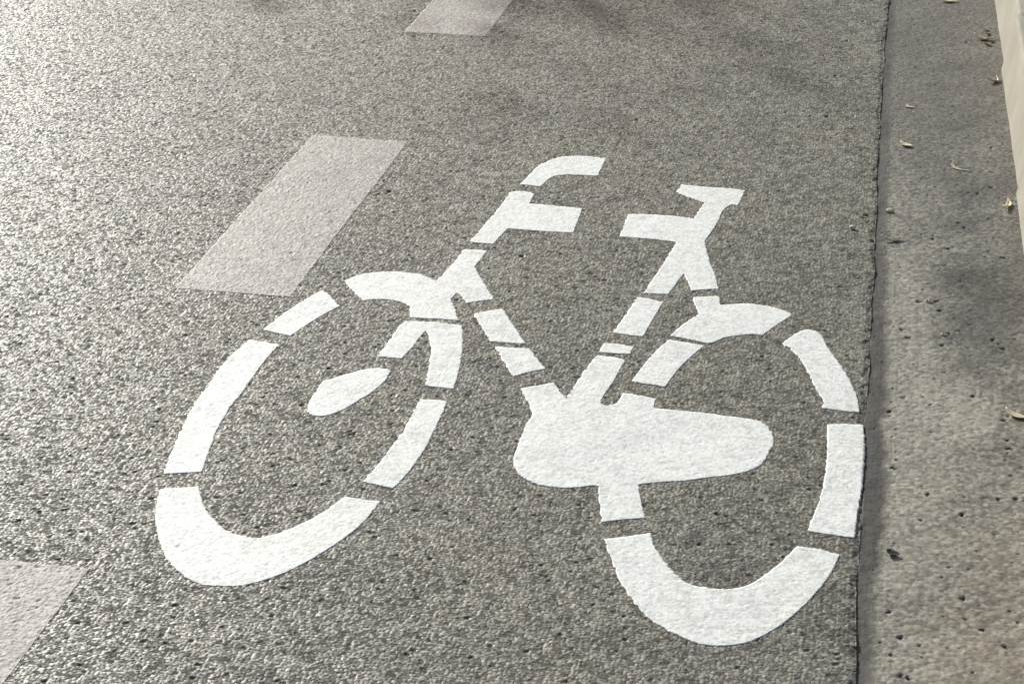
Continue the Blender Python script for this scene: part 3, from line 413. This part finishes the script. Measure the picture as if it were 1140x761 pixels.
# ------------------------------------------------------------------ paint
def paint(name, outline, mat, parent, origin, fill, film, seed, wear=0.0):
    """A skin of road paint over the stones: cells of the road's own grid inside the outline, its rim drawn onto the outline."""
    P = np.array(outline, float); P2 = np.roll(P, -1, 0)
    i0, i1 = np.searchsorted(xs, P[:, 0].min()) - 3, np.searchsorted(xs, P[:, 0].max()) + 3
    j0, j1 = np.searchsorted(ys, P[:, 1].min()) - 3, np.searchsorted(ys, P[:, 1].max()) + 3
    i0 = max(i0, 0); j0 = max(j0, 0); i1 = min(i1, len(xs) - 1)
    gx_, gy_ = xs[i0:i1 + 1], ys[j0:j1 + 1]
    nx, ny = len(gx_), len(gy_)
    CX, CY = np.meshgrid((gx_[1:] + gx_[:-1]) / 2, (gy_[1:] + gy_[:-1]) / 2)
    inside = np.zeros(CX.shape, bool)
    for (ax, ay), (bx, by) in zip(P, P2):
        if ay == by: continue
        cross = ((ay > CY) != (by > CY)) & (CX < (bx - ax) * (CY - ay) / (by - ay) + ax)
        inside ^= cross
    q = grid_quads(nx, ny)[inside.ravel()]
    VX, VY = [a.ravel().copy() for a in np.meshgrid(gx_, gy_)]
    used = np.bincount(q.ravel(), minlength=nx * ny)
    rim = np.where((used > 0) & (used < 4))[0]
    best = np.full(len(rim), 9.0); bx_ = VX[rim].copy(); by_ = VY[rim].copy()
    for a, b in zip(P, P2):
        d = b - a; L = d @ d
        if L == 0: continue
        t = np.clip(((VX[rim] - a[0]) * d[0] + (VY[rim] - a[1]) * d[1]) / L, 0, 1)
        qx, qy = a[0] + t * d[0], a[1] + t * d[1]
        dist = np.hypot(qx - VX[rim], qy - VY[rim])
        m = dist < best
        best[m] = dist[m]; bx_[m] = qx[m]; by_[m] = qy[m]
    # the rim follows the outline, a little ragged where the paint ran between the stones
    rag = 0.0060 * (fbm(bx_.astype(np.float32), by_.astype(np.float32), 0.008, 500 + seed, 3) - 0.5)
    VX[rim] = bx_ + rag; VY[rim] = by_ + rag * 0.7
    keep = np.where(used > 0)[0]
    idx = np.full(nx * ny, -1); idx[keep] = np.arange(len(keep))
    VX, VY = VX[keep], VY[keep]; q = idx[q]
    h, p_tint, p_hue, p_bind = road_relief(VX, VY); mean = road_mean(VX, VY)
    z = mean + (h - mean) * (1 - fill) + film
    if wear: z = z - wear * np.clip(fbm(VX.astype(np.float32), VY.astype(np.float32), 0.06, 600 + seed, 5) - 0.42, 0, 1)
    nv = len(VX)
    top = np.stack([VX - origin[0], VY - origin[1], z], -1)
    # skirt: the thickness of the film at its rim
    e = np.concatenate([q[:, [0, 1]], q[:, [1, 2]], q[:, [2, 3]], q[:, [3, 0]]])
    key = np.minimum(e[:, 0], e[:, 1]).astype(np.int64) * (nv + 1) + np.maximum(e[:, 0], e[:, 1])
    _, inv, cnt = np.unique(key, return_inverse=True, return_counts=True)
    be = e[cnt[inv] == 1]
    bv = np.unique(be); low = np.full(nv, -1); low[bv] = nv + np.arange(len(bv))
    pa = np.stack([p_tint, p_hue, p_bind], -1)
    bot = top[bv].copy(); bot[:, 2] -= 0.003
    sk = np.stack([be[:, 1], be[:, 0], low[be[:, 0]], low[be[:, 1]]], -1)
    return link(name, raw_mesh(name, np.concatenate([top, bot]), np.concatenate([q, sk]), np.concatenate([pa, pa[bv]])), mat, parent)


SYM = (-0.53, 2.30, 0.0)
symbol = tag(link('bicycle_symbol', None, None, None, SYM), 'white stencilled bicycle symbol painted on the grey asphalt beside the gutter', 'road marking')
seed = 0
def patch(key, name, parent):
    global seed
    seed += 1
    return paint(name, OUTLINES[key], M_WHITE, parent, SYM, 0.60, 0.00078, seed, wear=0.0008)
front = link('wheel', None, None, symbol); rear = link('wheel', None, None, symbol)
for k in 'abcd': patch('fw_' + k, 'rim_segment', front)
for k in 'abcd': patch('rw_' + k, 'rim_segment', rear)
front['label'] = 'slanted front wheel of four white stencil segments'; rear['label'] = 'rear wheel of white stencil segments touching the gutter joint'
for key, name in (('handlebar', 'handlebar'), ('head_tube', 'head_tube'), ('fork_crown', 'front_mudguard'), ('fork_blade', 'fork'),
                  ('fork_tip', 'fork_tip'), ('dt_a', 'down_tube'), ('dt_b', 'down_tube'), ('st_a', 'seat_tube'), ('st_b', 'seat_tube'),
                  ('saddle', 'saddle'), ('rear_mudguard', 'rear_mudguard'), ('crank', 'chain_guard')):
    patch(key, name, symbol)

for y0, y1, lab in ((5.328, 6.33, 'worn off-white lane dash cut by the top edge of the photo'),
                    (3.366, 4.362, 'whole greyed lane dash beyond the front wheel of the bicycle symbol'),
                    (1.312, 2.312, 'rough greyed lane dash cut by the bottom left corner of the photo')):
    seed += 1
    o = [(-1.366, y0), (-1.118, y0), (-1.115, y1), (-1.364, y1)]
    origin = (-1.24, (y0 + y1) / 2)
    d = paint('lane_dash', o, M_GREYED, None, origin, 0.14, 0.00042, seed, wear=0.0006)
    d.location = (*origin, 0)
    tag(d, lab, 'road marking', 'dashes of the lane line')


# ------------------------------------------------------------------ litter
def gutter_z(x, y):
    e0 = float(np.interp(y, ys, left_edge)); t = (x - e0) / (KERB + 0.03 - e0)
    return float(gutter_relief(np.array([x]), np.array([y]))[0][0]) - 0.0020 + 0.010 * t * t


def leaf(name, x, y, length, width, curl, bend, rz, mat, fork=False):
    """A dry curled leaflet with a pointed outline, an up-curled blade and a real thickness."""
    nl, nw = 14, 5
    length *= 1.2; width *= 1.2
    ang = 0.0; px = pz = 0.0; spine = []
    for k in range(nl):
        s = k / (nl - 1)
        spine.append((px, pz, s))
        ang = bend * (s - 0.5)
        px += length / (nl - 1) * math.cos(ang); pz += length / (nl - 1) * math.sin(ang)
    verts = []
    for side in (0, 1):
        for sx, sz, s in spine:
            w = width * (math.sin(math.pi * min(1, s * 0.92 + 0.06)) ** 0.8) * (0.85 + 0.3 * random.random())
            for j in range(nw):
                t = j / (nw - 1) - 0.5
                a = curl * t
                verts.append((sx - length / 2, w * math.sin(a) / max(curl, .1) + ((0.28 if fork else 0.14) * length * (s - .5) ** 2 * 4),
                              sz + w * (1 - math.cos(a)) / max(curl, .1) * 1.4 - side * 0.0007))
    verts = np.array(verts); verts[:, 2] += -verts[:, 2].min()
    q = grid_quads(nw, nl); top = q; n = nl * nw; botq = q[:, ::-1] + n
    e = np.concatenate([q[:, [0, 1]], q[:, [1, 2]], q[:, [2, 3]], q[:, [3, 0]]])
    key = np.minimum(e[:, 0], e[:, 1]) * 100000 + np.maximum(e[:, 0], e[:, 1])
    _, inv, cnt = np.unique(key, return_inverse=True, return_counts=True); be = e[cnt[inv] == 1]
    sk = np.stack([be[:, 1], be[:, 0], be[:, 0] + n, be[:, 1] + n], -1)
    o = link(name, raw_mesh(name, verts, np.concatenate([top, botq, sk])), mat, None, (x, y, gutter_z(x, y) + 0.0006))
    o.rotation_euler.z = rz
    return o


M_PALE = plain('dry_pale_leaf', (0.74, 0.64, 0.44), 0.6)
M_BUFF = plain('dry_buff_leaf', (0.55, 0.47, 0.33), 0.6)
M_DARK = plain('rotten_leaf', (0.035, 0.030, 0.026), 0.8)
LG = 'dry leaves fallen in the gutter'
M_BROWN = plain('dry_brown_leaf', (0.24, 0.17, 0.10), 0.7)
for args, lab in (
    ((0.240, 5.985, 0.050, 0.016, 1.2, 0.7, 0.05, M_PALE), 'pale dry leaf at the far end of the gutter, farthest from the camera'),
    ((0.336, 5.56, 0.056, 0.017, 1.6, 1.5, -0.15, M_PALE, True), 'bright curled leaf against the pale kerb, beside brown leaf crumbs'),
    ((0.352, 5.14, 0.042, 0.017, 1.8, 1.7, 0.9, M_PALE, True), 'small crescent leaf touching the foot of the pale kerb'),
    ((0.118, 4.890, 0.036, 0.008, 1.0, 0.8, -0.9, M_PALE, True), 'folded pale leaf like an arrowhead lying near the joint'),
    ((0.112, 4.57, 0.034, 0.015, 1.2, 0.8, -0.7, M_PALE), 'small white leaf flake just right of the dark joint'),
    ((0.232, 4.42, 0.064, 0.007, 1.0, 0.5, -0.95, M_BUFF, True), 'thin bowed leaf stalk lying in the middle of the gutter'),
    ((0.346, 4.17, 0.052, 0.011, 1.4, 0.9, 1.35, M_PALE), 'slim curled leaf pointing along the kerb foot'),
    ((0.092, 3.922, 0.044, 0.012, 1.5, 1.2, 0.25, M_PALE, True), 'boat-shaped pale leaf beside the joint, level with the saddle'),
    ((0.314, 3.10, 0.044, 0.012, 1.4, 0.9, -0.55, M_PALE), 'pale leaf cut by the right edge of the photo'),
):
    tag(leaf('dry_leaf', *args), lab, 'leaf', LG)
for args in ((0.345, 5.66, 0.016, 0.010, 1.2, 1.0, -0.6, M_BROWN),
             (0.350, 5.61, 0.018, 0.012, 1.4, 1.0, 0.1, M_BROWN), (0.344, 5.50, 0.024, 0.011, 1.5, 1.3, -0.3, M_BROWN), (0.356, 5.54, 0.016, 0.011, 1.5, 1.0, 0.8, M_BROWN)):
    tag(leaf('leaf_crumb', *args), 'brown leaf crumb in the small heap by the bright curled leaf at the kerb foot', 'leaf crumb', 'brown leaf crumbs at the kerb foot')
tag(leaf('leaf_scrap', 0.102, 2.592, 0.020, 0.013, 1.4, 0.9, -0.5, M_DARK), 'black crumpled leaf scrap beside the joint near the rear wheel', 'leaf scrap')

# pale grains of grit
def grain(x, y, z, size):
    me_v = []
    rings = 5
    ph = random.random() * 6
    for i in range(rings + 1):
        a = math.pi * i / rings
        for k in range(8):
            b = k / 8 * 2 * math.pi + ph
            f = size * (0.8 + 0.4 * random.random())
            me_v.append((f * math.sin(a) * math.cos(b) * 1.25, f * math.sin(a) * math.sin(b), f * 0.7 * math.cos(a)))
    q = [(i * 8 + k, (i + 1) * 8 + k, (i + 1) * 8 + (k + 1) % 8, i * 8 + (k + 1) % 8) for i in range(rings) for k in range(8)]
    return link('grit_grain', raw_mesh('grit_grain', np.array(me_v), np.array(q), smooth=False), M_PALE, None, (x, y, z + size * 0.4))


for x_, y_, z_, sz_, lab in ((0.079, 4.103, None, 0.007, 'white grain of grit beside the joint, level with the tip of the saddle'),
                             (-0.001, 3.974, 0.002, 0.006, 'white grain of grit on the asphalt just left of the joint'),
                             (0.163, 3.60, None, 0.006, 'single white grain of grit in the middle of the gutter'),
                             (0.19, 3.44, None, 0.005, 'pale grain of grit on the dark patch in the gutter')):
    tag(grain(x_, y_, gutter_z(x_, y_) if z_ is None else z_, sz_), lab, 'grit', 'pale grains of grit')

# ------------------------------------------------------------------ roadside tree whose shade reaches the far end of the lane
def tree(x, y):
    root = tag(link('street_tree', None, None, None, (x, y, 0)), 'leafy roadside tree outside the frame, its shade on the road at the top edge', 'tree')
    rnd = random.Random(8)
    verts, quads = [], []
    def limb(p, d, length, r0, r1, bend):
        n = 7; base = len(verts); p = np.array(p, float); d = np.array(d, float)
        for k in range(n):
            s_ = k / (n - 1); rr = r0 + (r1 - r0) * s_
            u = np.cross(d, (0.3, 0.2, 1)); u /= np.linalg.norm(u); v = np.cross(d, u)
            for m in range(8):
                a = m / 8 * 2 * math.pi
                verts.append(p + rr * (u * math.cos(a) + v * math.sin(a)) * (0.93 + 0.14 * rnd.random()))
            if k < n - 1: p = p + d * length / (n - 1)
            d = d + np.array([rnd.uniform(-bend, bend), rnd.uniform(-bend, bend), 0.02]); d /= np.linalg.norm(d)
        for k in range(n - 1):
            for m in range(8):
                quads.append((base + k * 8 + m, base + k * 8 + (m + 1) % 8, base + (k + 1) * 8 + (m + 1) % 8, base + (k + 1) * 8 + m))
        return p, d
    top, dr = limb((0, 0, -0.1), (0.02, 0.0, 1), 3.1, 0.19, 0.12, 0.03)
    tips = []
    for k in range(8):
        a = k / 8 * 6.283 + rnd.uniform(-.3, .3)
        tip, d2 = limb(top - np.array([0, 0, 0.7 * rnd.random()]), (math.cos(a) * 0.8, math.sin(a) * 0.8, rnd.uniform(0.5, 1.2)), rnd.uniform(0.9, 1.5), 0.065, 0.025, 0.12)
        tips.append(tip)
        for _ in range(2):
            t2, _d = limb(tip - d2 * 0.3, d2 + np.array([rnd.uniform(-.7, .7), rnd.uniform(-.7, .7), rnd.uniform(-.1, .5)]), rnd.uniform(0.5, 0.9), 0.022, 0.008, 0.2)
            tips.append(t2)
    link('trunk', raw_mesh('trunk', np.array(verts), np.array(quads)), plain('tree_bark', (0.14, 0.11, 0.085), 0.9, 30), root)
    lv = []
    for tip in tips:
        for _ in range(170):
            g = np.array([rnd.gauss(0, 0.42), rnd.gauss(0, 0.42), rnd.gauss(0, 0.32)])
            c = tip + g; n1 = np.array([rnd.gauss(0, 1), rnd.gauss(0, 1), rnd.gauss(0, .5)]); n1 /= np.linalg.norm(n1)
            n2 = np.cross(n1, (rnd.gauss(0, 1), rnd.gauss(0, 1), rnd.gauss(0, 1))); n2 /= np.linalg.norm(n2)
            sz = rnd.uniform(0.05, 0.085)
            lv += [c - n1 * sz, c + n2 * sz * 0.5, c + n1 * sz, c - n2 * sz * 0.5]
    lv = np.array(lv)
    link('crown', raw_mesh('crown', lv, np.arange(len(lv)).reshape(-1, 4), smooth=False), plain('leaf_green', (0.06, 0.10, 0.03), 0.6, 6), root)


tree(-7.35, 15.2)

# ------------------------------------------------------------------ light
SUN_EL, SUN_AZ = R(24), R(-35)                                 # azimuth from +Y, negative to the left
w = bpy.data.worlds.new('World'); bpy.context.scene.world = w; w.use_nodes = True
nt = w.node_tree
sky = nt.nodes.new('ShaderNodeTexSky'); sky.sky_type = 'NISHITA'; sky.sun_disc = False
sky.sun_elevation = SUN_EL; sky.sun_rotation = SUN_AZ; sky.air_density = 1.0; sky.dust_density = 4.0; sky.ozone_density = 0.3
bg = nt.nodes['Background']; bg.inputs[1].default_value = 0.08
nt.links.new(sky.outputs[0], bg.inputs[0])
sd = bpy.data.lights.new('sun', 'SUN'); sd.energy = 3.7; sd.angle = R(0.6); sd.color = (1.0, 0.995, 0.965)
so = bpy.data.objects.new('sun', sd); C.objects.link(so)
so.rotation_euler = (R(90) - SUN_EL, 0, R(180) - SUN_AZ)       # shines from SUN_AZ
so.location = (-4, 5, 6)

# ------------------------------------------------------------------ camera
cam = bpy.data.cameras.new('camera'); co = bpy.data.objects.new('camera', cam); C.objects.link(co)
cam.sensor_width = 36; cam.lens = 36 * 2093 / 1140; cam.clip_end = 500; cam.clip_start = 0.05
co.location = (0, 0, 1.55); co.rotation_euler = (R(90 - 25.1015), 0, R(11.0175))
sc = bpy.context.scene; sc.camera = co
sc.view_settings.view_transform = 'Standard'; sc.view_settings.look = 'None'; sc.view_settings.exposure = 0.33; sc.view_settings.gamma = 1
